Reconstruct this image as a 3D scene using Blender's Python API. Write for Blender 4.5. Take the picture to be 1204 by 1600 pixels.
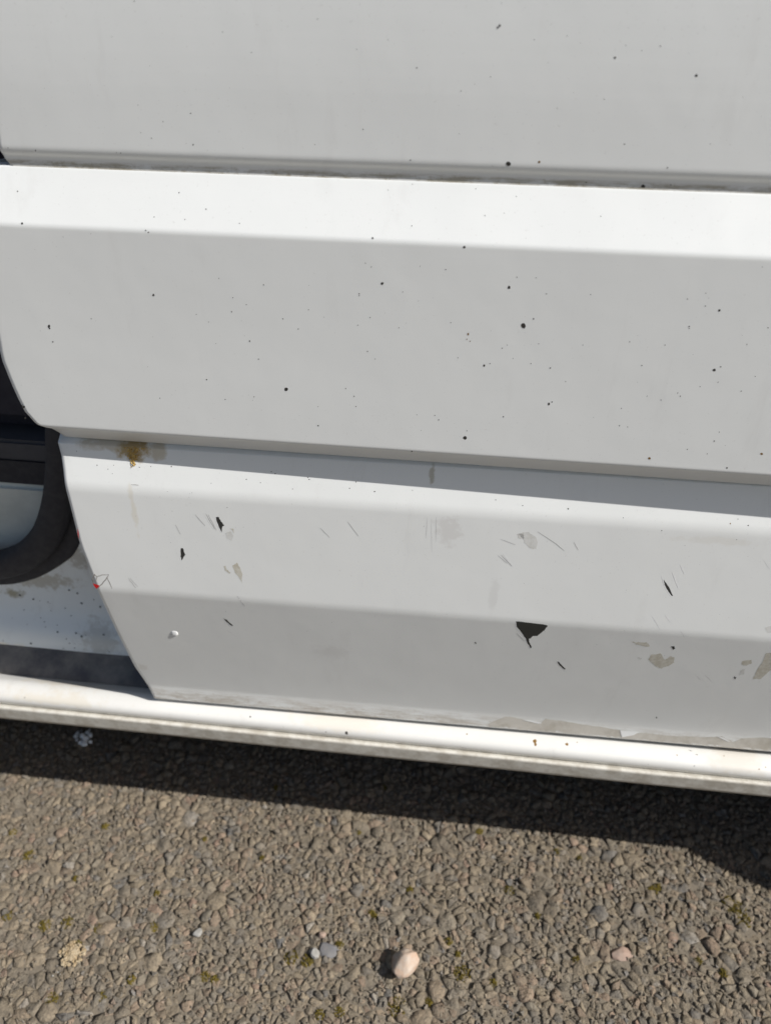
import bpy, bmesh, math, random
import numpy as np
from mathutils import Matrix, Vector, noise
from mathutils.geometry import delaunay_2d_cdt

random.seed(7); rng = np.random.default_rng(11)
scene = bpy.context.scene
for o in list(bpy.data.objects): bpy.data.objects.remove(o)
C = scene.collection

# ------------------------------------------------------------------ camera
PITCH, DIST, FPX = 34.0, 0.66, 1202.0
VPX, VPY = -13300.0, -240.0
def cam_axes():
    r = np.array([-(VPX-602), -(VPY-800), -FPX]); r /= np.linalg.norm(r)
    s = math.sin(math.radians(PITCH))
    A, B, Cc, c2 = r[0], r[1], r[2]*s, 1-s*s
    qa, qb, qc = 1+B*B/A/A, -2*B*Cc/A/A, Cc*Cc/A/A-c2
    b = (-qb-math.sqrt(qb*qb-4*qa*qc))/2/qa
    U = np.array([(Cc-B*b)/A, b, -s])
    return np.array([r, np.cross(U, r), U])
AX = cam_axes()                      # rows: world X, Y, Z seen in the camera (right, down, forward)
CAMZ = 1.088
EYE = np.array([0.0, -DIST, CAMZ])
def ray(px, py): return AX @ np.array([(px-602)/FPX, (py-800)/FPX, 1.0])
def at_y(px, py, Y):
    q = ray(px, py); return EYE + q*((Y+DIST)/q[1])
def at_z(px, py, Z):
    q = ray(px, py); return EYE + q*((Z-CAMZ)/q[2])
def to_px(P):
    q = AX.T @ (np.asarray(P, float)-EYE)
    return 602+FPX*q[0]/q[2], 800+FPX*q[1]/q[2], q[2]

cd = bpy.data.cameras.new('camera'); cam = bpy.data.objects.new('camera', cd); C.objects.link(cam)
right, down, fwd = AX[:, 0], AX[:, 1], AX[:, 2]
m = Matrix(((right[0], -down[0], -fwd[0], EYE[0]), (right[1], -down[1], -fwd[1], EYE[1]),
            (right[2], -down[2], -fwd[2], EYE[2]), (0, 0, 0, 1)))
cam.matrix_world = m
cd.sensor_fit = 'VERTICAL'; cd.sensor_height = 36.0; cd.sensor_width = 27.0
cd.lens = FPX/1600*36.0; cd.clip_start = 0.01; cd.clip_end = 600
cd.dof.use_dof = True; cd.dof.focus_distance = 0.78; cd.dof.aperture_fstop = 4.2
scene.camera = cam
scene.render.resolution_x, scene.render.resolution_y = 770, 1024

# ------------------------------------------------------------------ sky, sun, exposure
SUN = Vector((0.66, -0.188, 0.62)).normalized()
el = math.asin(SUN.z); az = math.atan2(SUN.x, SUN.y)
w = bpy.data.worlds.new('World'); scene.world = w; w.use_nodes = True
nt = w.node_tree; bg = nt.nodes['Background']
sky = nt.nodes.new('ShaderNodeTexSky'); sky.sky_type = 'NISHITA'; sky.sun_disc = False
sky.sun_elevation = el; sky.sun_rotation = az; sky.air_density = 1.0; sky.dust_density = 2.0
nt.links.new(sky.outputs[0], bg.inputs[0]); bg.inputs[1].default_value = 0.055
sd = bpy.data.lights.new('sun', 'SUN'); sd.energy = 4.2; sd.angle = math.radians(0.53); sd.color = (1.0, 0.965, 0.92)
so = bpy.data.objects.new('sun', sd); C.objects.link(so); so.location = (3, -1, 3)
so.rotation_euler = SUN.to_track_quat('Z', 'Y').to_euler()
vs = scene.view_settings; vs.view_transform = 'Standard'; vs.look = 'None'; vs.gamma = 1.0
vs.exposure = 0.45; vs.use_curve_mapping = False

# ------------------------------------------------------------------ materials
def new_mat(name, col=(0.5, 0.5, 0.5), rough=0.5, spec=0.5):
    mt = bpy.data.materials.new(name); mt.use_nodes = True
    b = mt.node_tree.nodes['Principled BSDF']
    b.inputs['Base Color'].default_value = (*col, 1); b.inputs['Roughness'].default_value = rough
    b.inputs['Specular IOR Level'].default_value = spec
    return mt, mt.node_tree, b
class NB:
    def __init__(s, tree): s.t = tree; s.n = tree.nodes; s.l = tree.links
    def link(s, a, b): s.l.new(a, b)
    def pos(s):
        g = s.n.new('ShaderNodeNewGeometry'); return g.outputs['Position']
    def math(s, op, a, b=None, clamp=False):
        m = s.n.new('ShaderNodeMath'); m.operation = op; m.use_clamp = clamp
        for i, v in enumerate((a, b)):
            if v is None: continue
            if hasattr(v, 'links'): s.link(v, m.inputs[i])
            else: m.inputs[i].default_value = v
        return m.outputs[0]
    def vm(s, op, a, b):
        m = s.n.new('ShaderNodeVectorMath'); m.operation = op
        for i, v in enumerate((a, b)):
            if v is None: continue
            if hasattr(v, 'links'): s.link(v, m.inputs[i])
            else: m.inputs[i].default_value = v
        return m
    def noise(s, vec, scale, detail=4, rough=0.55):
        n = s.n.new('ShaderNodeTexNoise'); n.inputs['Scale'].default_value = scale
        n.inputs['Detail'].default_value = detail; n.inputs['Roughness'].default_value = rough
        s.link(vec, n.inputs['Vector']); return n.outputs['Fac']
    def rng(s, v, a, b, c=0.0, d=1.0, smooth=True):
        m = s.n.new('ShaderNodeMapRange'); m.interpolation_type = 'SMOOTHSTEP' if smooth else 'LINEAR'
        s.link(v, m.inputs[0]); 
        for i, x in zip((1, 2, 3, 4), (a, b, c, d)): m.inputs[i].default_value = x
        return m.outputs[0]
    def mix(s, f, a, b):
        m = s.n.new('ShaderNodeMix'); m.data_type = 'RGBA'
        if hasattr(f, 'links'): s.link(f, m.inputs[0])
        else: m.inputs[0].default_value = f
        for i, v in ((6, a), (7, b)):
            if hasattr(v, 'links'): s.link(v, m.inputs[i])
            else: m.inputs[i].default_value = (*v, 1)
        return m.outputs[2]
    def bump(s, h, strength, dist, normal=None):
        b = s.n.new('ShaderNodeBump'); b.inputs['Strength'].default_value = strength; b.inputs['Distance'].default_value = dist
        s.link(h, b.inputs['Height'])
        if normal is not None: s.link(normal, b.inputs['Normal'])
        return b.outputs[0]

WHITE = (0.785, 0.802, 0.79)
def paint(name, stains=(), bands=(), base=WHITE, rough=0.36, grime=0.05):
    """old white van paint; stains = (centre, (rx, rz), colour, strength, noise scale); bands = (z_clean, z_dirty, colour, strength)"""
    mt, t, b = new_mat(name, base, rough, 0.45); nb = NB(t); p = nb.pos()
    col = base
    big = nb.noise(p, 3.5, 2)
    col = nb.mix(nb.rng(big, 0.35, 0.7, 0, 0.5), col, tuple(c*0.955 for c in base))
    st = nb.vm('MULTIPLY', p, (14, 14, 3.2)).outputs[0]
    sm = nb.noise(st, 2.2, 5, 0.65)
    col = nb.mix(nb.rng(sm, 0.56, 0.78, 0, grime*2.2), col, (0.42, 0.40, 0.38))
    fine = nb.noise(p, 420, 2, 0.5)
    col = nb.mix(nb.rng(fine, 0.66, 0.76, 0, 0.16), col, (0.36, 0.34, 0.32))
    for z0, z1, c, k in bands:
        sep = t.nodes.new('ShaderNodeSeparateXYZ'); nb.link(p, sep.inputs[0])
        g = nb.rng(sep.outputs[2], z0, z1)
        n1 = nb.noise(nb.vm('MULTIPLY', p, (9, 60, 60)).outputs[0], 3.0, 6, 0.7)
        n2 = nb.noise(p, 160, 4, 0.7)
        f = nb.math('MULTIPLY', g, nb.math('ADD', nb.rng(n1, 0.34, 0.66), nb.rng(n2, 0.5, 0.72, 0, 0.55), True))
        col = nb.mix(nb.math('MULTIPLY', f, k), col, c)
    for c, (rx, rz), sc, k, ns in stains:
        d = nb.vm('DIVIDE', nb.vm('SUBTRACT', p, tuple(c)).outputs[0], (rx, 5.0, rz)).outputs[0]
        ln = nb.vm('LENGTH', d, None).outputs['Value']
        nz = nb.noise(p, ns, 5, 0.62)
        e = nb.math('ADD', ln, nb.math('MULTIPLY', nb.math('SUBTRACT', nz, 0.5), 2.2))
        col = nb.mix(nb.rng(e, 1.05, 0.35, 0, k), col, sc)
    nb.link(col, b.inputs['Base Color'])
    rr = nb.rng(nb.noise(p, 22, 4), 0.3, 0.75, rough-0.05, rough+0.14); nb.link(rr, b.inputs['Roughness'])
    op = nb.noise(p, 900, 2, 0.5); lin = nb.noise(nb.vm('MULTIPLY', p, (25, 700, 700)).outputs[0], 1.0, 3)
    n1 = nb.bump(op, 0.05, 0.0004); n2 = nb.bump(lin, 0.05, 0.0005, n1)
    wave = nb.noise(p, 7, 3); n3 = nb.bump(wave, 0.22, 0.004, n2)
    nb.link(n3, b.inputs['Normal'])
    b.inputs['Coat Weight'].default_value = 0.35; b.inputs['Coat Roughness'].default_value = 0.14
    return mt
def rough_mat(name, col, col2, scale, rough=0.8, bump=0.3, bd=0.002, spec=0.3):
    mt, t, b = new_mat(name, col, rough, spec); nb = NB(t); p = nb.pos()
    n = nb.noise(p, scale, 6, 0.65)
    nb.link(nb.mix(nb.rng(n, 0.35, 0.68), col, col2), b.inputs['Base Color'])
    nb.link(nb.bump(nb.noise(p, scale*3, 5, 0.6), bump, bd), b.inputs['Normal'])
    return mt

# ------------------------------------------------------------------ mesh helpers
def link(name, me, mat, parent=None, smooth=True):
    o = bpy.data.objects.new(name, me); C.objects.link(o)
    if mat: me.materials.append(mat)
    if smooth:
        me.polygons.foreach_set('use_smooth', [True]*len(me.polygons))
    if parent: o.parent = parent
    return o
def mesh(name, v, f, mat, parent=None, smooth=True):
    me = bpy.data.meshes.new(name); me.from_pydata([tuple(map(float, p)) for p in v], [], f); me.update()
    return link(name, me, mat, parent, smooth)
def bm_obj(name, bm, mat, parent=None, smooth=False):
    me = bpy.data.meshes.new(name); bm.to_mesh(me); bm.free(); return link(name, me, mat, parent, smooth)
def box(name, lo, hi, mat, parent=None, bev=0.004):
    bm = bmesh.new(); bmesh.ops.create_cube(bm, size=1)
    for v in bm.verts:
        v.co = Vector([(lo[i]+hi[i])/2 + v.co[i]*(hi[i]-lo[i]) for i in range(3)])
    if bev: bmesh.ops.bevel(bm, geom=bm.edges[:], offset=bev, segments=2, affect='EDGES')
    return bm_obj(name, bm, mat, parent)
def thing(name, label, cat, loc=(0, 0, 0), group=None):
    o = bpy.data.objects.new(name, None); C.objects.link(o); o.location = loc; o['label'] = label; o['category'] = cat
    if group: o['group'] = group
    return o
def tag(o, label, cat, group=None):
    o['label'] = label; o['category'] = cat
    if group: o['group'] = group
    return o

# ------------------------------------------------------------------ the van's cross-section
class Profile:
    """polyline (Y, Z) with rounded corners, extruded along X"""
    def __init__(s, pts, shear=0.0, x0=-.07):
        s.a, s.x0 = shear, x0
        out = []
        for i, p in enumerate(pts):
            y, z = p[0], p[1]; r = p[2] if len(p) > 2 else 0
            if r and 0 < i < len(pts)-1:
                a = np.array(pts[i-1][:2]); b = np.array([y, z]); c = np.array(pts[i+1][:2])
                da = a-b; dc = c-b; la = np.linalg.norm(da); lc = np.linalg.norm(dc)
                pa = b+da/la*min(r, la*.48); pc = b+dc/lc*min(r, lc*.48)
                for k in range(9):
                    t_ = k/8; out.append(tuple((1-t_)**2*pa+2*t_*(1-t_)*b+t_*t_*pc))
            else: out.append((y, z))
        s.p = np.array(out); d = np.linalg.norm(np.diff(s.p, axis=0), axis=1)
        s.s = np.concatenate([[0], np.cumsum(d)])
    def hit(s, px, py):
        q = ray(px, py); best = None; q1 = q[1]-s.a*q[0]; e1 = EYE[1]-s.a*(EYE[0]-s.x0)
        for i in range(len(s.p)-1):
            (y0, z0), (y1, z1) = s.p[i], s.p[i+1]; dy, dz = y1-y0, z1-z0
            det = q1*(-dz)+dy*q[2]
            if abs(det) < 1e-12: continue
            by, bz = y0-e1, z0-EYE[2]
            t_ = (by*(-dz)+dy*bz)/det; u = (q1*bz-q[2]*by)/det
            if t_ > 0 and -1e-6 <= u <= 1+1e-6 and (best is None or t_ < best[0]):
                n = np.array([0, -abs(dz) if True else 0, 0.0]); n = np.array([0, dz, -dy])/math.hypot(dy, dz)
                best = (t_, s.s[i]+u*(s.s[i+1]-s.s[i]), n)
        if best is None: return None
        P = EYE+q*best[0]
        n = best[2]
        if np.dot(n, EYE-P) < 0: n = -n
        return P, best[1], n
def Z(y, Y): return at_y(602, y, Y)[2]        # height of a crease seen at row y of the centre column, at depth Y
def PZ(*rows): return [(r[1], Z(r[0], r[1])) + tuple(r[2:]) for r in rows]

CY = 0.0090
upper_prof = Profile([(0.14, 1.86, 0.1), (0.062, 1.70, 0.2)] + PZ((-300, .026, .3), (80, .0185, .15), (257, .0188, .005), (266, .0238, .005), (288, .0226)))
mould_prof = Profile(PZ((275, .040), (279.5, .0232, .002), (377, 0.0, .0028), (540, .0003, .12), (703, -.0008, .003), (717.5, .0205, .004)) + [(.034, Z(714, .034)), (.05, Z(716, .05))])
lower_prof = Profile([(.052, Z(690, .052))] + PZ((722, .0232), (791, CY, .007), (953, CY-.0055, .006), (1100, .0350, .003), (1120.5, .0352, .002)) + [(.038, Z(1121, .038)), (.06, Z(1119, .06))], shear=.0145, x0=.05)
sill_prof = Profile([(.068, Z(1113, .060)-.006)] + PZ((1113, .060, .003), (1122, .0400, .012), (1144, .0200, .012), (1156, .0150, .006), (1160, .0195, .0015)) + [(.024, Z(1161, .024))])
flange_prof = Profile(PZ((1159, .0215), (1163, .0130, .002), (1167.5, .0095, .003), (1182.5, .0118, .002)) + [(.026, Z(1183, .026)-.001), (.09, Z(1183, .026)+.01)])
XR = 0.64

def sheet(name, prof, edge_px, xr, mat, parent, nx=70, ret=0.030, rin=0.004, xl=None, wav=0.0):
    es, ex = [], []
    if edge_px:
        for (px, py) in edge_px:
            h = prof.hit(px, py)
            if h is not None: es.append(h[1]); ex.append(h[0][0])
        o = np.argsort(es); es = np.array(es)[o]; ex = np.array(ex)[o]
    V, F = [], []
    # densify long spans so the outline and the metal's slight waves have points to follow
    ss = []
    for i in range(len(prof.s)-1):
        d_s = prof.s[i+1]-prof.s[i]; k = max(1, int(d_s/0.012))
        ss += list(np.linspace(prof.s[i], prof.s[i+1], k, endpoint=False))
        if d_s > .006: ss += [prof.s[i]+.0012, prof.s[i+1]-.0012]
    ss.append(prof.s[-1]); ss = np.array(sorted(ss))
    ys = np.interp(ss, prof.s, prof.p[:, 0]); zs = np.interp(ss, prof.s, prof.p[:, 1])
    xls = np.interp(ss, es, ex) if edge_px else np.full(len(ss), xl)
    us = np.linspace(0, 1, nx)**1.25 if ret else np.linspace(0, 1, nx)
    ncol = nx+(2 if ret else 0)
    for y, z, x0 in zip(ys, zs, xls):
        row = [(x0+u*(xr-x0), y, z) for u in us]
        row = [(x, y+prof.a*(x-prof.x0)+wav*noise.noise(Vector((x*5, z*7, 3.3))), z) for x, y, z in row]
        if ret:                                   # edge folded back into the door
            x, y, z = row[0]
            row = [(x+rin*2, y+ret, z), (x+rin*.15, y+.0022, z)] + [(x+.0016, y+.0001, z)] + row[1:]
        V += row
    nr = len(ss)
    for i in range(nr-1):
        for j in range(ncol-1):
            a = i*ncol+j; F.append((a, a+1, a+ncol+1, a+ncol))
    o = mesh(name, V, F, mat, parent)
    return o

# where marks sit on the bodywork
def on(prof, px, py):
    h = prof.hit(px, py)
    return h
def pc(prof, px, py): return prof.hit(px, py)[0]

RUST = (0.38, 0.26, 0.09); TAN = (0.46, 0.43, 0.34); GREY = (0.50, 0.49, 0.46); GRIME = (0.20, 0.17, 0.12)
zb = Z(262, .034); 
mat_upper = paint('white_paint_upper', [], [(Z(267, .0237), Z(274, .0233), (0.34, 0.30, 0.21), 0.80)])
mat_mould = paint('white_paint_moulding', [])
L = lower_prof
mat_lower = paint('white_paint_lower', [
    (pc(L, 207, 702), (.020, .016), RUST, .9, 90), (pc(L, 165, 692), (.040, .008), (.40, .32, .19), .55, 60),
    (pc(L, 245, 705), (.012, .014), (.45, .36, .20), .6, 60), (pc(L, 208, 790), (.004, .040), (.62, .56, .42), .35, 60),
    (pc(L, 675, 742), (.0035, .016), (.34, .30, .20), .6, 110), (pc(L, 700, 830), (.018, .022), (.50, .47, .45), .30, 120),
    (pc(L, 770, 935), (.006, .03), (.55, .55, .54), .25, 50), (pc(L, 222, 1042), (.010, .014), (.45, .42, .36), .3, 80),
    (pc(L, 1120, 845), (.05, .006), (.60, .56, .48), .22, 90), (pc(L, 520, 1020), (.03, .02), (.58, .57, .55), .3, 40)],
    [(Z(1096, .033), Z(1118, .0345), (0.40, 0.35, 0.28), 0.72)])
mat_sill = paint('white_paint_sill', [(pc(sill_prof, 530, 1130), (.07, .008), (.64, .56, .43), .3, 70), (pc(sill_prof, 100, 1068), (.09, .006), (.60, .53, .40), .4, 70),
    (pc(sill_prof, 1150, 1195), (.04, .012), (.55, .48, .38), .35, 70)], [], base=(0.68, 0.675, 0.645), grime=.14)
mat_flange = rough_mat('dirty_sill_flange', (0.60, 0.58, 0.52), (0.44, 0.41, 0.35), 60, 0.6, 0.25, .001)

# ------------------------------------------------------------------ the van
van = thing('van', 'white panel van seen close along its chipped sliding door and sill', 'van', (0, 0, 0))
door = sheet('sliding_door', upper_prof, [(-24, -250), (-16, 0), (-12, 170), (-5, 228), (5, 247), (14, 257), (16, 262)], XR, mat_upper, van)
mould = sheet('rub_moulding', mould_prof, [(-30, 260), (-26, 350), (-14, 480), (0, 560), (16, 600), (33, 637), (44, 654), (58, 664), (82, 670)], XR, mat_mould, door, ret=0.035)
lower = sheet('lower_door_skin', lower_prof, [(93, 676), (95, 715), (99, 752), (108, 790), (123, 850), (148, 914), (180, 985), (208, 1040), (232, 1076), (236, 1079)], XR, mat_lower, door, ret=0.034)
sill = sheet('sill', sill_prof, None, 1.025, mat_sill, van, ret=0, xl=-1.55)
sheet('sill_flange', flange_prof, None, 1.025, mat_flange, sill, ret=0, xl=-1.55, nx=240, wav=0.0009)

# marks -----------------------------------------------------------------
M_dark, t_, b_ = new_mat('bare_primer_dark', (0.035, 0.035, 0.032), 0.7, 0.3)
M_white, _, _ = new_mat('raised_paint_edge', (0.86, 0.87, 0.86), 0.4)
M_spot, _, _ = new_mat('stone_chip_spot', (0.045, 0.042, 0.038), 0.8, 0.2)
M_rspot, _, _ = new_mat('rust_spot', (0.20, 0.115, 0.035), 0.9, 0.2)
M_tan = rough_mat('tan_residue', (0.60, 0.585, 0.52), (0.49, 0.46, 0.38), 220, 0.8, 0.3, .0006)
M_greyp = rough_mat('grey_residue', (0.68, 0.685, 0.665), (0.60, 0.60, 0.57), 160, 0.7, 0.2, .0005)
M_band = rough_mat('bare_dirty_hem', (0.58, 0.555, 0.50), (0.43, 0.40, 0.34), 38, 0.75, 0.35, .001)
M_red, _, _ = new_mat('red_paint', (0.55, 0.012, 0.015), 0.4)
M_scr, _, _ = new_mat('grey_scratch', (0.48, 0.48, 0.47), 0.6)
M_crack, _, _ = new_mat('crack_grey', (0.22, 0.20, 0.18), 0.7)
M_scrl, _, _ = new_mat('pale_scratch', (0.88, 0.885, 0.88), 0.4)

def decal(name, prof, pts, mat, parent, off=0.0001):
    """a mark that follows the skin: filled, subdivided and laid onto the metal point by point"""
    bm = bmesh.new(); f = bm.faces.new([bm.verts.new((x, y, 0)) for x, y in pts])
    bm.normal_update(); bmesh.ops.triangulate(bm, faces=[f]); span = max(p[1] for p in pts)-min(p[1] for p in pts)
    if span > 8: bmesh.ops.subdivide_edges(bm, edges=[e for e in bm.edges if e.calc_length() > 5], cuts=4, use_grid_fill=True); bmesh.ops.triangulate(bm, faces=bm.faces[:])
    for v in bm.verts:
        h = prof.hit(v.co.x, v.co.y)
        if h is None: bm.free(); return None
        v.co = h[0]+h[2]*off
    return bm_obj(name, bm, mat, parent)
def zoomed(x0, y0, k, pts): return [(x0+x/k, y0+y/k) for x, y in pts]
def jag(pts, a=0.6, n=3):
    out = []
    for i in range(len(pts)):
        p, q = pts[i], pts[(i+1) % len(pts)]; out.append(p)
        for k in range(1, n):
            f = k/n; out.append((p[0]+(q[0]-p[0])*f+random.uniform(-a, a), p[1]+(q[1]-p[1])*f+random.uniform(-a, a)))
    return out
def chip(prof, pts, parent, rim=(-1.4, 1.2)):
    pts = jag(pts, .5, 3)
    decal('chip_rim', prof, [(x+rim[0], y+rim[1]) for x, y in pts], M_white, parent, .00006)
    decal('paint_chip', prof, pts, M_dark, parent, .00012)
R1 = (700, 780, 2.389); R2 = (0, 780, 3.01)
chip(L, zoomed(*R1, [(252,456),(283,459),(355,467),(371,472),(362,484),(347,498),(330,511),(316,510),(306,520),(300,522),(302,534),(311,553),(306,556),(296,540),(289,520),(272,497),(255,476)]), door)
chip(L, zoomed(*R1, [(803,300),(812,312),(826,335),(838,360),(833,361),(818,340),(806,318)]), door)
chip(L, zoomed(*R1, [(402,601),(416,612),(438,634),(433,636),(414,620)]), door, (-.8, .8))
chip(L, zoomed(*R1, [(831,548),(842,548),(846,558),(838,563)]), door, (-1.5, -1))
chip(L, zoomed(*R1, [(1067,661),(1074,665),(1070,672),(1065,668)]), door, (-.6, .5))
chip(L, zoomed(*R2, [(1016,84),(1030,84),(1040,105),(1055,122),(1046,130),(1043,156),(1030,130),(1020,105)]), door, (-1, .8))
chip(L, zoomed(*R2, [(851,230),(861,230),(866,250),(873,262),(864,270),(856,287),(850,270)]), door, (-.8, .6))
chip(L, zoomed(*R2, [(1050,558),(1070,570),(1098,597),(1090,595),(1066,577)]), door, (-.6, .8))
for pts, mt in [([(755,580),(790,575),(808,600),(830,585),(843,590),(842,610),(828,618),(795,632),(775,625),(745,598)], M_tan),
                ([(680,530),(700,535),(740,533),(751,548),(735,550),(700,542)], M_tan), ([(1185,575),(1215,568),(1215,625),(1165,670),(1135,672),(1150,640),(1175,600)], M_tan),
                ([(1095,605),(1130,600),(1132,612),(1110,622),(1093,616)], M_tan), ([(1090,640),(1108,632),(1100,655),(1084,656)], M_greyp), ([(1180,480),(1215,470),(1215,500),(1190,498)], M_greyp), ([(705,590),(722,592),(715,599)], M_greyp),
                ([(260,128),(300,122),(325,140),(333,160),(328,186),(305,183),(285,165),(280,150)], M_greyp), ([(255,130),(280,130),(283,148),(262,146)], M_greyp)]:
    decal('paint_residue', L, jag(zoomed(*R1, pts), .9, 4), mt, door, .00008)
for pts, mt in [([(1093,312),(1115,298),(1128,320),(1140,350),(1138,395),(1125,370),(1105,345)], M_tan), ([(1052,316),(1062,312),(1066,330),(1085,345),(1078,350),(1058,336)], M_tan),
                ([(1060,160),(1085,150),(1098,170),(1090,196),(1070,185)], M_greyp), ([(1080,136),(1100,140),(1100,162),(1094,148)], M_tan)]:
    decal('paint_residue', L, jag(zoomed(*R2, pts), .6, 3), mt, door, .00008)

def stroke(prof, pts, wpx, V, F, off):
    """a hairline following image points, tapered at both ends"""
    n = len(pts); a = len(V)
    for i, (x, y) in enumerate(pts):
        p0 = pts[max(0, i-1)]; p1 = pts[min(n-1, i+1)]; dx, dy = p1[0]-p0[0], p1[1]-p0[1]; l = math.hypot(dx, dy) or 1
        ww = wpx*(0.35+0.65*math.sin(math.pi*(i+.5)/n))
        for s_ in (-1, 1):
            h = prof.hit(x-dy/l*ww*s_/2, y+dx/l*ww*s_/2)
            if h is None: del V[a:]; return
            V.append(h[0]+h[2]*off)
    for i in range(n-1): F.append((a+2*i, a+2*i+1, a+2*i+3, a+2*i+2))
def line(p, q, n=5, a=.5): return [(p[0]+(q[0]-p[0])*i/n+(random.uniform(-a, a) if 0 < i < n else 0), p[1]+(q[1]-p[1])*i/n+(random.uniform(-a, a) if 0 < i < n else 0)) for i in range(n+1)]
dark_s = [(zoomed(*R1, [(333,121),(400,165),(432,192)]), 1.1), (zoomed(*R1, [(185,210),(220,240)]), .9), (zoomed(*R1, [(197,208),(236,250)]), .9), (zoomed(*R1, [(195,150),(250,170)]), .7), (zoomed(*R1, [(468,160),(484,190)]), .8), (zoomed(*R1, [(255,500),(285,530)]), .9),
          (zoomed(*R2, [(918,72),(965,125)]), 1.0), (zoomed(*R2, [(968,68),(1010,140)]), 1.0), (zoomed(*R2, [(980,72),(1018,146)]), .8), (zoomed(*R2, [(1115,455),(1152,503)]), .9), (zoomed(*R2, [(605,372),(640,418)]), .9), (zoomed(*R2, [(612,370),(648,412)]), .7),
          (zoomed(*R2, [(825,120),(850,165)]), .7), ([(500, 825), (515, 840)], .8), ([(543, 815), (560, 838)], .9), ([(205, 757), (217, 758)], 1.6)]
for i in range(3): dark_s.append(([(668+i*7+random.uniform(-2, 2), 806+random.uniform(0, 8)), (667+i*7+random.uniform(-2, 2), 838+random.uniform(-8, 30))], random.uniform(.22, .36)))
pale_s = [(zoomed(*R1, [(796,288),(806,322)]), 1.4), (zoomed(*R1, [(835,272),(858,332)]), 1.3), (zoomed(*R1, [(865,245),(880,280)]), 1.0), (zoomed(*R1, [(810,432),(828,458)]), 1.2), (zoomed(*R1, [(760,435),(790,485)]), .9), (zoomed(*R1, [(868,490),(884,515)]), .9),
          (zoomed(*R1, [(925,655),(945,675)]), 1.0), (zoomed(*R1, [(960,655),(985,680)]), 1.0), (zoomed(*R1, [(1175,225),(1200,260)]), .9), (zoomed(*R1, [(205,205),(240,250)]), 1.0), (zoomed(*R2, [(1120,460),(1156,505)]), 1.2), (zoomed(*R2, [(962,70),(1004,142)]), 1.0), (zoomed(*R2, [(1075,615),(1110,640)]), .9)]
V, F = [], []
for pts, wd in dark_s:
    full = sum([line(pts[i], pts[i+1], 4, .3)[(1 if i else 0):] for i in range(len(pts)-1)], []); stroke(L, full, wd, V, F, .0001)
o = mesh('scratches', V, F, M_scr, door, False); o['kind'] = 'stuff'
V, F = [], []
for pts, wd in [(zoomed(*R2, [(432,378),(440,392),(436,376),(446,352),(456,366)]), 1.3), (zoomed(*R2, [(448,392),(458,364),(480,356),(512,354)]), 1.0), (zoomed(*R2, [(512,354),(500,376),(478,402),(462,416)]), 1.4), (zoomed(*R2, [(504,370),(514,388),(528,420)]), 1.0)]:
    full = sum([line(pts[i], pts[i+1], 4, .4)[(1 if i else 0):] for i in range(len(pts)-1)], []); stroke(L, full, wd, V, F, .0001)
o = mesh('paint_crack', V, F, M_crack, door, False)
V, F = [], []
for pts, wd in pale_s:
    full = sum([line(pts[i], pts[i+1], 4, .3)[(1 if i else 0):] for i in range(len(pts)-1)], []); stroke(L, full, wd, V, F, .0001)
o = mesh('pale_scratches', V, F, M_scrl, door, False); o['kind'] = 'stuff'
o = decal('red_paint_mark', L, zoomed(*R2, [(437,394),(447,398),(468,405),(466,412),(455,421),(446,412)]), M_red, door, .00015)
decal('red_paint_mark', L, [(121.5, 826), (123, 830), (123.6, 842), (121.8, 834)], M_red, door, .00015)
# bare, dirty hem along the door's foot and the flaked paint above it
top = zoomed(*R1, [(150,838),(185,822),(215,812),(235,812),(290,826),(345,835),(362,819),(430,828),(500,841),(585,852),(640,862),(644,886),(704,872),(728,872),(800,881),(900,886),(985,887),(1020,885),(1060,906),(1092,893),(1150,890),(1215,892)])
bot = zoomed(*R1, [(1215,966),(1000,948),(800,929),(600,909),(400,889),(200,862),(0,838),(-220,806)])
def fill_between(a, b, n):
    pass
topj = []
for i in range(len(top)-1): topj += line(top[i], top[i+1], 4, .6)[:-1]
topj.append(top[-1])
V, F = [], []
bx = np.array([p[0] for p in bot[::-1]]); by = np.array([p[1] for p in bot[::-1]])
ok = []; S_HEM = L.s[int(np.argmin(np.hypot(L.p[:, 0]-.0352, L.p[:, 1]-Z(1120.5, .0352))))]
for (x, y) in topj:
    yb = y
    while True:
        h = L.hit(x, yb+.5)
        if h is None or h[1] > S_HEM or yb > y+45: break
        yb += .5
    if yb < y+1: continue
    col = [L.hit(x, y+(yb-y)*k/4) for k in range(5)]
    if any(c is None for c in col): continue
    ok.append([c[0]+c[2]*.0001 for c in col])
for c in ok: V += c
for i in range(len(ok)-1):
    for k in range(4): a = i*5+k; F.append((a, a+5, a+6, a+1))
mesh('bare_hem', V, F, M_band, door)
decal('paint_flake', L, zoomed(*R1, [(275,823),(300,824),(345,832),(348,836),(335,837)]), M_white, door, .0004)
decal('paint_flake', L, zoomed(*R1, [(640,862),(660,864),(712,868),(690,880),(648,888)]), M_white, door, .0004)
decal('paint_flake', L, zoomed(*R1, [(1000,884),(1022,888),(1052,904),(1040,903)]), M_white, door, .0004)
decal('rust_spot', sill_prof, zoomed(*R1, [(895,936),(905,938),(932,955),(925,955)]), M_dark, sill, .0001)

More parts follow.
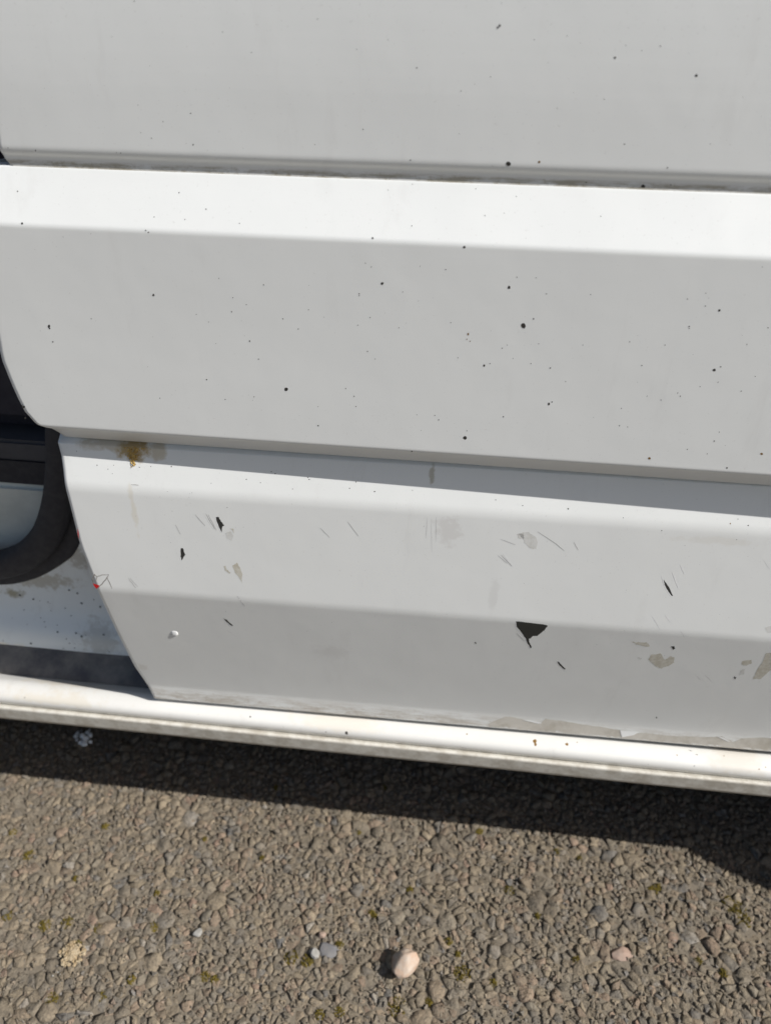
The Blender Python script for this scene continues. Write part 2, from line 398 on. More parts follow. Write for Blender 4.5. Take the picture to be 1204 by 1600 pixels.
# small dark stone-chip specks, where the photograph shows them: x y radius(px); negative radius = rusty
SPK = {'u': "783,5,1 606,62,1 834,62,1 885,56,1.2 906,67,.8 977,71,1 1002,79,1.1 1031,72,1.4 960,90,2 1087,118,2.6 651,106,1.5 766,120,1.2 720,142,1.2 943,155,1.2 870,169,1.1 717,209,1.1 975,225,1.4 1109,225,1.1 794,256,3.8 842,253,-2 641,250,1.5 1042,262,1.6 1004,291,3 915,285,1.6 1047,289,1.5 210,2,1.2 348,50,1.2 496,30,1.2 393,82,1 557,77,1 298,177,1.3 255,190,1 220,207,1 237,216,1.2 302,226,1.6 56,235,1.6 13,231,1 567,202,1.4 492,226,1 216,164,.8 182,238,1 189,239,1.2 780,40,2.2 777,43,2",
       'm': "35,349,2 582,372,2 571,411,1 580,417,1.2 597,443,2.6 561,459,1.4 561,462,1.2 342,435,1.2 412,445,1.2 240,461,2 364,465,1 385,476,1.1 362,487,1.5 307,491,1 326,503,1 77,510,2.8 78,513,1.8 143,498,1.1 482,484,1.2 442,498,1.3 578,496,1.3 466,514,1.2 559,508,1.2 390,533,1.8 404,561,1.3 574,549,1.4 586,561,1.1 323,593,1.8 447,608,3.1 250,622,1 352,624,1.2 397,620,1 540,607,1.2 553,619,1.4 497,635,1 556,635,1.1 497,665,1.7 37,636,2.4 35,633,1.5 40,653,2 83,534,1.5 725,386,2 696,421,1.4 656,416,1 795,449,2.6 807,433,1.2 837,434,1.3 853,459,1.3 922,460,1.2 629,456,1.1 704,504,1.1 623,512,1.3 731,522,-2 729,530,-1.2 734,533,-1.4 833,498,1.7 817,509,4.4 841,537,1 792,539,.9 784,544,1.1 910,539,1.2 756,571,2.1 765,568,1.2 715,559,1.1 801,560,.9 829,568,1.4 859,575,1.6 883,596,1.1 857,631,2.3 862,628,1.7 786,651,1.6 685,656,1.3 679,649,1.1 726,684,2.9 729,673,1.2 983,534,1.2 1002,571,1.5 1038,539,1.2 1073,467,1.3 1102,458,1.1 1101,478,1.3 1123,485,2.3 1076,510,1.6 1076,513,1.1 1115,578,2.3 1125,573,1.4 1121,597,1.1 1093,604,1.2 1166,538,1.4 1157,611,1.3 1058,614,1.1 1062,619,1.5 1032,625,1.2 1010,619,1 970,638,1.1 967,665,1.4 980,667,1 1123,675,1.2 1115,689,1.4 1104,709,1.2 1073,702,1.1 1014,716,-2 1189,709,-2 1135,731,1.9 643,705,1.6 651,648,.9 643,353,1.6 757,337,1.4 743,295,1.3 806,307,1.2 787,333,1.1 938,338,1.2 606,297,1 644,288,1 28,299,1.7 280,301,1.5 322,327,1.4 289,343,1.1 374,349,1.3 241,339,1.2 228,360,1.7 232,363,1.7 1190,417,1 1179,588,1.2 1199,512,1.2",
       'l': "424,737,1.2 430,740,1.2 407,754,1.1 481,746,1.2 483,749,1.2 546,763,1.4 585,768,1.5 556,753,1.2 457,764,1 644,766,1 774,781,1.2 816,790,1.2 887,795,1.9 1140,818,-1.8 1168,821,1.3 1152,811,1 973,809,1.1 1033,829,1.1 268,729,1.4 385,749,1.2 205,728,-1.8 218,730,1.2 152,727,1.2 169,733,1 236,729,1 355,793,1 742,1004,1.5 743,1005,1.3 1025,1121,1.8 1150,843,1 176,740,.9 178,727,.9 300,770,.8 330,755,.9 120,705,.9",
       's': "391,1120,1.8 541,1145,2.4 542,1146,2 509,1144,1.5 390,1096,2.2 39,1090,1.3 44,1105,1.2 150,1067,2 835,1158,-3.4 836,1163,-2.6 885,1163,-2.6 901,1160,-1.2 729,1147,-1.6 1057,1180,-1.6 1084,1197,1.4 1130,1181,-1.4 1185,1202,-1.6 1195,1199,-1.6"}
def specks(name, prof, lst, parent, extra, box_):
    for rust in (False, True):
        V, F = [], []
        items = [tuple(map(float, s.split(','))) for s in lst.split()]
        items = [i for i in items if (i[2] < 0) == rust]
        if not rust:
            for k in range(extra):
                x = random.uniform(box_[0], box_[2]); items.append((x, random.uniform(box_[1], box_[3])+x*box_[4], random.choice((.35, .4, .45, .5, .65))))
        for x, y, r in items:
            r = abs(r)*(.95 if abs(r) > 1.9 else .66); n = 8; a = len(V); hs = []; ph = random.uniform(0, 6); e = random.uniform(.75, 1.2)
            for k in range(n):
                an = k/n*2*math.pi; rr = r*random.uniform(.8, 1.15)
                hs.append(prof.hit(x+rr*e*math.cos(an+ph), y+rr*math.sin(an+ph)))
            if any(h is None for h in hs): continue
            V += [h[0]+h[2]*.00012 for h in hs]; F.append(tuple(range(a, a+n)))
        if V:
            o = mesh('rust_specks' if rust else name, V, F, M_rspot if rust else M_spot, parent, False); o['kind'] = 'stuff'
specks('paint_specks', upper_prof, SPK['u'], door, 50, (5, 5, 1200, 235, .037))
specks('paint_specks', mould_prof, SPK['m'], door, 70, (25, 300, 1200, 640, .05))
specks('paint_specks', lower_prof, SPK['l'], door, 60, (120, 730, 1200, 960, .09))
specks('paint_specks', sill_prof, SPK['s'], sill, 25, (0, 1080, 1200, 1102, .105))

# a small white plug standing off the lower skin, and the crust of rust under the moulding
bm = bmesh.new(); bmesh.ops.create_icosphere(bm, subdivisions=3, radius=1)
h = L.hit(273, 989)
for v in bm.verts:
    c = v.co; c = Vector([math.copysign(abs(a)**.75, a) for a in c]); v.co = Vector(h[0])+Vector((c.x*.0040, c.y*.0011, c.z*.0046))
bm_obj('trim_plug', bm, M_white, door, True)
M_crust = rough_mat('rust_crust', (0.56, 0.40, 0.15), (0.34, 0.21, 0.06), 300, .95, .6, .001)
V, F = [], []
for k in range(170):
    dy = random.uniform(0, 32)*random.random()**.4; wv = 17*(1-min(dy/34, .9)); x = 208+random.gauss(0, wv*.5); y = 698+dy
    h = L.hit(x, y)
    if h is None or dy > 34: continue
    a = len(V); r = random.uniform(.0005, .0016)
    for k2 in range(5):
        an = k2/5*6.283+x; V.append(h[0]+h[2]*.0003+np.array([math.cos(an)*r*random.uniform(.5, 1.4), 0, math.sin(an)*r*random.uniform(.5, 1.3)]))
    V.append(h[0]+h[2]*random.uniform(.0006, .0016))
    F += [(a+i, a+(i+1) % 5, a+5) for i in range(5)]
o = mesh('rust_crust', V, F, M_crust, door, False); o['kind'] = 'stuff'

# ------------------------------------------------------------------ front door opening left of the sliding door
M_black = rough_mat('black_rubber', (0.034, 0.033, 0.038), (0.048, 0.046, 0.050), 90, 0.7, 0.15, .0006)
M_trim = rough_mat('dark_trim', (0.030, 0.028, 0.038), (0.040, 0.038, 0.048), 60, 0.75, .1, .0005)
M_pillar = rough_mat('dirty_pillar_paint', (0.74, 0.77, 0.75), (0.52, 0.49, 0.41), 30, 0.55, 0.3, .001)
M_step = rough_mat('step_tread_plastic', (0.10, 0.097, 0.10), (0.25, 0.23, 0.205), 14, 0.8, 0.3, .0008)
M_pale = rough_mat('pale_grey_trim', (0.68, 0.70, 0.64), (0.58, 0.60, 0.55), 18, 0.6, .1, .0005)
M_midgrey = rough_mat('mid_grey_trim', (0.085, 0.083, 0.088), (0.065, 0.064, 0.068), 18, 0.7, .1, .0005)
def AL(px, py, Y): return at_y(px, py, Y)
zs0 = sill_prof.p[1][1]
zstep = AL(0, 1003, .100)[2]
step_prof = Profile([(.060, zs0-.010), (.063, zs0-.004, .003), (.082, (zs0+zstep)/2-.003, .01), (.103, zstep+.001)])
sheet('step_tread', step_prof, None, -.02, M_step, van, ret=0, xl=-1.45, nx=50, wav=.0012)
def zl(py, Y, px=0): return AL(px, py, Y)[2]
pil_prof = Profile([(.098, zl(1004, .098)-.008), (.099, zl(1001, .099), .004), (.103, zl(985, .103), .01), (.122, zl(950, .122), .02), (.133, zl(915, .133), .02), (.136, zl(885, .136))])
# pillar: painted frame around the opening, cut to the line of the seal
sealY = .128
path = [(101, -300), (101, 200), (100, 560), (100, 680), (98, 745), (90, 795), (74, 835), (50, 862), (22, 877), (-10, 882), (-80, 880), (-400, 850), (-700, 815)]
def smooth_path(p, n=8):
    P = [np.array(a, float) for a in p]; out = []
    for i in range(len(P)-1):
        p0, p1, p2, p3 = P[max(i-1, 0)], P[i], P[i+1], P[min(i+2, len(P)-1)]
        for k in range(n):
            t = k/n; out.append(.5*((2*p1)+(-p0+p2)*t+(2*p0-5*p1+4*p2-p3)*t*t+(-p0+3*p1-3*p2+p3)*t**3))
    out.append(P[-1]); return out
sp = [AL(a[0], a[1], sealY) for a in smooth_path(path)]
xs_ = np.array([p[0] for p in sp]); zs_ = np.array([p[2] for p in sp]); i0 = next(i for i, a in enumerate(smooth_path(path)) if a[1] > 700)
cx_, cz_ = xs_[i0:][::-1], zs_[i0:][::-1]
pp = Profile(list(map(tuple, pil_prof.p[:-1]))+[(.136, zl(885, .136)), (.138, zl(700, .138))])
V, F = [], []; cols = sorted(set(list(np.linspace(-1.45, cx_.max(), 70))+list(np.linspace(cx_.max()-.09, cx_.max(), 24))+list(np.linspace(cx_.max()+.0005, -.02, 12))))
ssp = np.linspace(0, pp.s[-1], 60); yp = np.interp(ssp, pp.s, pp.p[:, 0]); zp = np.interp(ssp, pp.s, pp.p[:, 1])
for x in cols:
    zt = float(np.interp(x, cx_, cz_)) if x < cx_.max() else 9
    for y, z in zip(yp, zp):
        zz = min(z, zt); V.append((x, float(np.interp(zz, zp, yp))+.0008*noise.noise(Vector((x*9, zz*11, 1.7))), zz))
for i in range(len(cols)-1):
    for k in range(59): a = i*60+k; F.append((a, a+60, a+61, a+1))
def P2(px, py): return AL(px, py, .125)
M_pillar = paint('dirty_pillar_paint', [(P2(50, 912), (.075, .016), (.40, .36, .28), .65, 120), (P2(120, 880), (.03, .02), (.36, .33, .27), .6, 120), (P2(165, 985), (.034, .034), (.46, .44, .38), .5, 110), (P2(20, 930), (.02, .008), (.30, .26, .15), .8, 80), (P2(20, 990), (.04, .010), (.80, .74, .58), .8, 50)], [], base=(.80, .83, .82), grime=.22)  # brown stains are dirt; the last, cream one is a sunlit patch put into the colour
pillar = mesh('door_pillar', V, F, M_pillar, van)
V, F = [], []
for k in range(46):
    x, y = random.uniform(0, 190), random.uniform(925, 1000); P = P2(x, y); a = len(V); r = random.choice((.0006, .0008, .001, .0016)); zt = P[2]
    yy = float(np.interp(zt, zp, yp))-.0012
    for q in range(7): V.append((P[0]+r*math.cos(q*.9)*random.uniform(.7, 1.2), yy, P[2]+r*math.sin(q*.9)*random.uniform(.7, 1.2)))
    F.append(tuple(range(a, a+7)))
o = mesh('dirt_specks', V, F, M_spot, pillar, False); o['kind'] = 'stuff'
# the upright of the frame behind the seal
box('pillar_upright', (sp[0][0]-.012, .132, zl(870, .14)), (-.02, .34, 1.80), M_trim, pillar, .012)
def sweep(name, P, w, d, mat, parent, ns=14):
    P = [np.array(p) for p in P]; V, F = [], []
    for i, p in enumerate(P):
        t = P[min(i+1, len(P)-1)]-P[max(i-1, 0)]; t /= np.linalg.norm(t)
        n1 = np.cross(t, (0, 1, 0)); n1 /= np.linalg.norm(n1)
        for k in range(ns):
            a = 2*math.pi*k/ns; ca, sa = math.cos(a), math.sin(a)
            V.append(p+n1*w*math.copysign(abs(ca)**.7, ca)+np.array((0, 1, 0))*d*math.copysign(abs(sa)**.7, sa))
    for i in range(len(P)-1):
        for k in range(ns): F.append((i*ns+k, i*ns+(k+1) % ns, (i+1)*ns+(k+1) % ns, (i+1)*ns+k))
    return mesh(name, V, F, mat, parent)
sweep('rubber_seal', sp, .0205, .016, M_black, pillar)
sp2 = [AL(a[0]+30*min(1, max(0, (900-a[1])/60)), a[1]+16, sealY+.012) for a in smooth_path(path)]
sweep('seal_lip', sp2, .016, .010, M_black, pillar)
# what shows through the opening: a seat base on the cab floor
Yi = .168
seat = thing('front_seat', '', '')
del seat['label']; del seat['category']; seat.parent = van
x0, x1 = -1.05, AL(150, 800, Yi)[0]
z_a, z_b, z_c, z_d = zl(690, Yi), zl(722, Yi), zl(757, Yi), zl(900, Yi)
box('seat_base', (x0, Yi, z_d-.12), (x1, Yi+.40, z_c), M_pale, seat, .006)
box('seat_slot', (x0, Yi+.005, z_c+.0005), (x1, Yi+.38, z_b), M_black, seat, 0)
box('seat_rail', (x0, Yi+.004, z_b+.0005), (x1, Yi+.40, z_a), M_midgrey, seat, .004)
box('seat_cushion', (x0+.1, Yi+.02, z_a+.0005), (x1-.01, Yi+.46, z_a+.15), M_trim, seat, .03)
box('seat_back', (x1-.16, Yi+.02, z_a+.13), (x1-.02, Yi+.46, z_a+.80), M_trim, seat, .04)

# rest of the van round the frame
mat_body = paint('white_paint_body')
M_under = rough_mat('underbody_black', (0.02, 0.02, 0.02), (0.03, 0.028, 0.026), 10, .9)
box('floor_pan', (-1.55, .15, .19), (2.6, 1.72, .215), M_under, van, .006)
box('cab_floor', (-1.50, .175, .2155), (-.20, 1.70, zl(905, .17)-.01), M_trim, van, .006)
box('roof', (-1.5, .13, 1.84), (2.6, 1.70, 1.90), mat_body, van, .025)
box('far_side', (-1.55, 1.70, .20), (2.6, 1.75, 1.86), mat_body, van, .015)
box('bulkhead', (-.16, .345, .22), (-.13, 1.69, 1.83), M_trim, van, .003)
box('dashboard', (-1.53, .20, .277), (-1.35, 1.69, 1.05), M_trim, van, .02)
box('tail', (2.56, .06, .22), (2.60, 1.69, 1.83), mat_body, van, .01)
quarter = sheet('rear_quarter_panel', upper_prof, None, 2.58, mat_body, van, ret=0, xl=XR+.0006, nx=20)
for nm, pr in (('rub_moulding', mould_prof), ('lower_quarter_skin', lower_prof)): sheet(nm, pr, None, 0.93, mat_body, quarter, ret=0, xl=XR+.0006, nx=20)
for nm, pr in (('tail_moulding', mould_prof), ('tail_skin', lower_prof)): sheet(nm, pr, None, 2.58, mat_body, quarter, ret=0, xl=1.76, nx=12)
box('gap_light_block', (XR-.05, .075, .24), (XR+.06, .12, 1.80), M_trim, van, .004)  # unseen box added behind the door gap to stop sunlight leaking through
wing = sheet('front_wing', upper_prof, None, -1.46, mat_body, van, ret=0, xl=-1.75, nx=8)
for nm, pr in (('rub_moulding', mould_prof), ('lower_wing_skin', lower_prof)): sheet(nm, pr, None, -1.46, mat_body, wing, ret=0, xl=-1.75, nx=8)
sheet('rear_sill', sill_prof, None, 2.58, mat_body, van, ret=0, xl=2.05, nx=6)
# rear wheel, and a plastic flare added for its shadow
WX, WR, WY = 1.425, .31, .03
def lathe(name, prof_ry, cx, cz, mat, parent, n=40, a0=0, a1=2*math.pi, close=True):
    V, F = [], []; k = len(prof_ry); m_ = n if close else n+1
    for i in range(m_):
        a = a0+(a1-a0)*i/n
        for r, y in prof_ry: V.append((cx+r*math.cos(a), y, cz+r*math.sin(a)))
    for i in range(n):
        j = (i+1) % m_ if close else i+1
        for q in range(k-1): F.append((i*k+q, j*k+q, j*k+q+1, i*k+q+1))
    return mesh(name, V, F, mat, parent)
wheel = lathe('rear_wheel', [(.20, WY+.20), (.28, WY+.20), (.305, WY+.19), (WR, WY+.16), (WR, WY+.04), (.305, WY+.012), (.28, WY), (.215, WY+.004), (.205, WY+.02)], WX, WR, M_black, van)
M_rim, _, b_ = new_mat('steel_rim', (.42, .43, .44), .35); b_.inputs['Metallic'].default_value = .7
lathe('wheel_rim', [(.205, WY+.018), (.20, WY+.03), (.16, WY+.055), (.10, WY+.03), (.06, WY+.025), (.001, WY+.025)], WX, WR, M_rim, wheel)
arch = lathe('added_shadow_flare', [(.555, .045), (.548, .02), (.52, -.035), (.490, -.098), (.465, -.106), (.43, -.10), (.42, -.08), (.415, .45)], WX, WR, M_black, van, 36, math.radians(-20), math.radians(200), False)  # unseen flare, added and shaped to cast the slanting ground shadow at right

# ------------------------------------------------------------------ ground
mt, t, b = new_mat('asphalt_binder', (0.075, 0.068, 0.060), 0.95, 0.2); nb = NB(t); p = nb.pos()
vo = t.nodes.new('ShaderNodeTexVoronoi'); vo.inputs['Scale'].default_value = 85; nb.link(p, vo.inputs['Vector'])
sepc = t.nodes.new('ShaderNodeSeparateColor'); nb.link(vo.outputs['Color'], sepc.inputs[0])
dist2 = t.nodes.new('ShaderNodeVectorMath'); dist2.operation = 'LENGTH'
mask_p = nb.vm('MULTIPLY', nb.vm('SUBTRACT', p, (0, -.2, 0)).outputs[0], (1/1.65, 1/.85, 0)).outputs[0]
mx = t.nodes.new('ShaderNodeSeparateXYZ'); nb.link(mask_p, mx.inputs[0])
far = nb.math('MAXIMUM', nb.math('ABSOLUTE', mx.outputs[0]), nb.math('ABSOLUTE', mx.outputs[1]))
farm = nb.rng(far, .97, .99)
stone_c = nb.mix(sepc.outputs[0], (0.12, 0.105, 0.088), (0.24, 0.21, 0.175))
bind = nb.mix(nb.noise(p, 130, 5), (0.125, 0.107, 0.083), (0.225, 0.194, 0.150))
nb.link(nb.mix(farm, bind, stone_c), b.inputs['Base Color'])
hgt = nb.math('ADD', nb.math('MULTIPLY', nb.rng(vo.outputs['Distance'], .1, .7, 1, 0), farm), nb.math('MULTIPLY', nb.noise(p, 420, 4), .35))
nb.link(nb.bump(hgt, .9, .004), b.inputs['Normal'])
G = 300
ground = mesh('asphalt_ground', [(-G, -G, 0), (G, -G, 0), (G, G, 0), (-G, G, 0)], [(0, 1, 2, 3)], mt, None, False)
ground['kind'] = 'structure'

mstone, t, b = new_mat('aggregate_stone', (0.2, 0.18, 0.15), 0.88, 0.25); nb = NB(t); p = nb.pos()
at = t.nodes.new('ShaderNodeAttribute'); at.attribute_name = 'stone_colour'
n1 = nb.noise(p, 260, 5, .65); n2 = nb.noise(p, 900, 3, .6)
dust = nb.noise(p, 38, 5, .7)
c0 = nb.mix(nb.rng(dust, .30, .70, .15, .75), at.outputs['Color'], (0.250, 0.208, 0.150))
c1 = nb.mix(nb.rng(n1, .35, .68, 0, .45), c0, (0.10, 0.088, 0.072))
c2 = nb.mix(nb.rng(n2, .56, .72, 0, .28), c1, (0.34, 0.31, 0.27))
nb.link(c2, b.inputs['Base Color'])
lump = nb.noise(p, 105, 3, .5)
nb.link(nb.bump(nb.math('ADD', n1, nb.math('MULTIPLY', n2, .4)), .95, .0030, nb.bump(lump, .9, .006)), b.inputs['Normal'])

X0, X1, Y0, Y1 = -1.6, 1.6, -1.02, .62
sp_ = .0098
gx = np.arange(X0, X1, sp_); gy = np.arange(Y0, Y1, sp_*.866)
PX, PY = np.meshgrid(gx, gy); PX[1::2] += sp_/2
pts = np.stack([PX.ravel(), PY.ravel()], 1)+rng.uniform(-.0046, .0046, (PX.size, 2))
# larger stones push the small ones aside
nbig = 3400
bc = np.stack([rng.uniform(X0, X1, nbig), rng.uniform(Y0, Y1, nbig)], 1); br = .0078+.0135*rng.random(nbig)**2.6
order = np.argsort(-br); kept = []; grid = {}
for i in order:
    kx, ky = int(bc[i, 0]/.04), int(bc[i, 1]/.04); good = True
    for ax in (-1, 0, 1):
        for ay in (-1, 0, 1):
            for j in grid.get((kx+ax, ky+ay), ()):
                if (bc[i, 0]-bc[j, 0])**2+(bc[i, 1]-bc[j, 1])**2 < (br[i]+br[j]+.004)**2: good = False
    if good: kept.append(i); grid.setdefault((kx, ky), []).append(i)
pebble_spots = [(632, 1508, .026), (594, 1500, .012), (285, 1382, .008), (308, 1458, .009), (490, 1488, .011)]
alive = np.ones(len(pts), bool)
cell = {}
ks = np.floor(pts/.04).astype(int)
for idx, k in enumerate(map(tuple, ks)): cell.setdefault(k, []).append(idx)
for i in kept:
    kx, ky = math.floor(bc[i, 0]/.04), math.floor(bc[i, 1]/.04)
    ids = np.array([q for ax in (-1, 0, 1) for ay in (-1, 0, 1) for q in cell.get((kx+ax, ky+ay), ())])
    if len(ids):
        d = np.hypot(*(pts[ids]-bc[i]).T); alive[ids[d < br[i]*1.22]] = False
# thin out a share of the fine ones so sizes stay uneven
alive &= rng.random(len(pts)) > .14
allp = np.concatenate([pts[alive], bc[kept]]); isbig = np.concatenate([np.zeros(alive.sum(), bool), np.ones(len(kept), bool)])
res = delaunay_2d_cdt([Vector(map(float, a)) for a in allp], [], [], 0, 1e-7)
DV = np.array([tuple(v) for v in res[0]]); TR = np.array(res[2]); orig = [o_[0] if o_ else -1 for o_ in res[3]]
A_, B_, C_ = DV[TR[:, 0]], DV[TR[:, 1]], DV[TR[:, 2]]
d_ = 2*(A_[:, 0]*(B_[:, 1]-C_[:, 1])+B_[:, 0]*(C_[:, 1]-A_[:, 1])+C_[:, 0]*(A_[:, 1]-B_[:, 1]))
d_ = np.where(np.abs(d_) < 1e-14, 1e-14, d_)
sq = lambda P: (P**2).sum(1)
cc = np.stack([(sq(A_)*(B_[:, 1]-C_[:, 1])+sq(B_)*(C_[:, 1]-A_[:, 1])+sq(C_)*(A_[:, 1]-B_[:, 1]))/d_,
               (sq(A_)*(C_[:, 0]-B_[:, 0])+sq(B_)*(A_[:, 0]-C_[:, 0])+sq(C_)*(B_[:, 0]-A_[:, 0]))/d_], 1)
vid = TR.ravel(); tid = np.repeat(np.arange(len(TR)), 3)
ang = np.arctan2(cc[tid, 1]-DV[vid, 1], cc[tid, 0]-DV[vid, 0])
o_ = np.lexsort((ang, vid)); vid, tid = vid[o_], tid[o_]
start = np.searchsorted(vid, np.arange(len(DV))); end = np.searchsorted(vid, np.arange(len(DV)), side='right'); cnt = end-start
big_of = np.array([isbig[i] if i >= 0 else False for i in orig])
inb = (DV[:, 0] > X0+.02) & (DV[:, 0] < X1-.02) & (DV[:, 1] > Y0+.02) & (DV[:, 1] < Y1-.02)
PAL = np.array([(.200, .172, .135), (.222, .188, .142), (.170, .152, .125), (.245, .198, .152), (.185, .172, .150), (.262, .222, .170), (.140, .127, .110), (.240, .180, .142), (.165, .160, .155)])
vis_list = []; VV, FF, CCol = [], [], []; base_i = 0; stones = []
for n in range(4, 15):
    ids = np.where((cnt == n) & inb)[0]
    if not len(ids): continue
    poly = np.stack([cc[tid[start[ids]+k]] for k in range(n)], 1)           # m, n, 2
    cen = poly.mean(1, keepdims=True); rad = np.hypot(*(poly-cen).transpose(2, 0, 1)).mean(1)
    okm = (np.hypot(*(poly-cen).transpose(2, 0, 1)).max(1) < .032)
    ids, poly, cen, rad = ids[okm], poly[okm], cen[okm], rad[okm]; m_ = len(ids)
    hgt = np.clip(rad*rng.uniform(.16, .62, m_), .0008, .0048)
    low = rng.random(m_) < .30; hgt[low] *= .30; shr = np.where(rad > .0085, rng.uniform(.86, 1.03, m_), rng.uniform(.70, 1.04, m_))[:, None, None]
    tilt = rng.normal(0, .22, (m_, 2))
    def ring(f, zf, jz=.26, jf=.085):
        q = cen+(poly-cen)*shr*(f+rng.normal(0, jf, (m_, n, 1)))
        z = hgt[:, None]*zf*(1+rng.normal(0, jz, (m_, n)))+((q-cen)*tilt[:, None]).sum(2)*(.3+.7*zf)
        return np.concatenate([q, z[..., None]], 2)
    r0 = ring(1.03, 0, jf=.05); r0[..., 2] = rng.uniform(-.0012, .0006, (m_, n)); r1 = ring(.90, .52); r2 = ring(.58, .95)
    top_ = np.concatenate([cen[:, 0]+rng.normal(0, .0006, (m_, 2)), hgt[:, None]*rng.uniform(.95, 1.15, (m_, 1))], 1)[:, None]
    v = np.concatenate([r0, r1, r2, top_], 1)                                # m, 3n+1, 3
    f = []
    for k in range(n):
        k2 = (k+1) % n
        f += [(k, k2, n+k2), (k, n+k2, n+k), (n+k, n+k2, 2*n+k2), (n+k, 2*n+k2, 2*n+k), (2*n+k, 2*n+k2, 3*n)]
    f = np.array(f)
    col = PAL[rng.integers(0, len(PAL), m_)]*rng.uniform(.80, 1.45, (m_, 1))*np.array([1.03, .985, .90])
    odd = rng.random(m_); col[odd < .012] = (.36, .34, .31); col[(odd > .012) & (odd < .03)] = (.30, .20, .15); col[(odd > .03) & (odd < .06)] = (.13, .135, .14)
    # rank what the photograph shows largest
    P3 = np.concatenate([cen[:, 0], np.zeros((m_, 1))], 1); q = (P3-EYE) @ AX
    ux, uy = 602+FPX*q[:, 0]/q[:, 2], 800+FPX*q[:, 1]/q[:, 2]
    infr = (ux > 0) & (ux < 1204) & (uy > 1150+.1*ux) & (uy < 1600) & (q[:, 2] > 0)
    for i in range(m_):
        if infr[i] and rad[i] > .0085: vis_list.append((rad[i]/q[i, 2], v[i], f, col[i]))
        
    keys = rad/np.where(q[:, 2] > 0, q[:, 2], 9)
    stones.append((v, f, col, np.where(infr & (rad > .0085), keys, -1), n))
vis_list.sort(key=lambda a: -a[0]); big300 = vis_list[:300]; thr = big300[-1][0] if len(vis_list) > 300 else 0
def set_col(me, cols):
    a = me.attributes.new('stone_colour', 'FLOAT_COLOR', 'POINT'); a.data.foreach_set('color', np.concatenate([cols, np.ones((len(cols), 1))], 1).astype(np.float32).ravel())
for v, f, col, key, n in stones:
    keep = ~((key >= thr) & (key > 0)) if len(vis_list) > 300 else ~(key > 0)
    v, col = v[keep], col[keep]; m_ = len(v); k = 3*n+1
    VV.append(v.reshape(-1, 3)); CCol.append(np.repeat(col, k, 0))
    FF.append((f[None]+(np.arange(m_)*k)[:, None, None]).reshape(-1, 3)+base_i); base_i += m_*k
VV, FF, CCol = np.concatenate(VV), np.concatenate(FF), np.concatenate(CCol)
me = bpy.data.meshes.new('small_stones'); me.vertices.add(len(VV)); me.vertices.foreach_set('co', VV.astype(np.float32).ravel())
me.loops.add(FF.size); me.loops.foreach_set('vertex_index', FF.astype(np.int32).ravel()); me.polygons.add(len(FF))
me.polygons.foreach_set('loop_start', np.arange(0, FF.size, 3, dtype=np.int32)); me.update(calc_edges=True); me.validate()
set_col(me, CCol)
o = link('small_stones', me, mstone, ground, True); o['kind'] = 'stuff'
for s_, v, f, col in big300:
    me = bpy.data.meshes.new('stone'); me.from_pydata([tuple(map(float, p_)) for p_ in v], [], [tuple(map(int, q_)) for q_ in f]); me.update()
    set_col(me, np.repeat(col[None], len(v), 0)); link('stone', me, mstone, ground, True)
print('stones', len(VV), len(FF), len(big300))

# fine grit caught between the stones
NG = 120000
gpos = np.stack([rng.uniform(X0+.03, X1-.03, NG), rng.uniform(Y0+.03, Y1-.03, NG), rng.uniform(.0004, .0034, NG)], 1)
OCT = np.array([(1, 0, 0), (-.5, .87, 0), (-.5, -.87, 0), (.2, .2, .9), (-.1, .1, -.9)], float)
OF = np.array([(0, 1, 3), (1, 2, 3), (2, 0, 3), (1, 0, 4), (2, 1, 4), (0, 2, 4)])
q4 = rng.normal(size=(NG, 3, 3)); Q, _r = np.linalg.qr(q4)
gs = .0008+.0036*rng.random(NG)**2.4
gv = np.einsum('nij,kj->nki', Q, OCT)*(gs[:, None, None]*rng.uniform(.65, 1.35, (NG, 5, 1)))+gpos[:, None]
gf = (OF[None]+(np.arange(NG)*5)[:, None, None]).reshape(-1, 3)
gc = np.repeat(PAL[rng.integers(0, len(PAL), NG)]*rng.uniform(.8, 1.5, (NG, 1)), 5, 0)
me = bpy.data.meshes.new('grit'); me.from_pydata(gv.reshape(-1, 3).tolist(), [], gf.tolist()); me.update(); set_col(me, gc)
o = link('grit', me, mstone, ground, False); o['kind'] = 'stuff'

# loose things on the asphalt ------------------------------------------------
def pebble(name, px, py, r, mat, label, cat, squash=(1, .85, .7), seed=1, lift=.45, rot=None):
    P = at_z(px, py, .004); bm = bmesh.new(); rr_ = random.Random(seed); cuts = [(Vector((rr_.gauss(0, 1), rr_.gauss(0, 1), rr_.gauss(0, 1))).normalized(), rr_.uniform(.66, .90)) for _q in range(15)]; bmesh.ops.create_icosphere(bm, subdivisions=4, radius=1)
    for v in bm.verts:
        d = v.co.normalized(); k = 1+.18*noise.noise(d*1.3+Vector((seed*7.1, 0, 0)))+.05*noise.noise(d*9)+.10*noise.noise(d*3.5+Vector((0, seed*3.3, 0)))
        c = d*k
        for nn, lim in cuts:
            e = c.dot(nn)-lim
            if e > 0: c = c-nn*e*.85
        v.co = Vector((c.x*squash[0], c.y*squash[1], c.z*squash[2]))*r
    o = bm_obj(name, bm, mat, None, True); o.location = (P[0], P[1], .003+r*squash[2]*lift); o.rotation_euler = (0, 0, seed*1.7 if rot is None else rot)
    return tag(o, label, cat)
M_qz = rough_mat('quartz_white', (0.44, 0.375, 0.31), (0.41, 0.285, 0.205), 70, .7, .5, .0015)
M_qw = rough_mat('quartz_pale', (0.31, 0.305, 0.285), (0.24, 0.23, 0.21), 60, .7, .5, .0015)
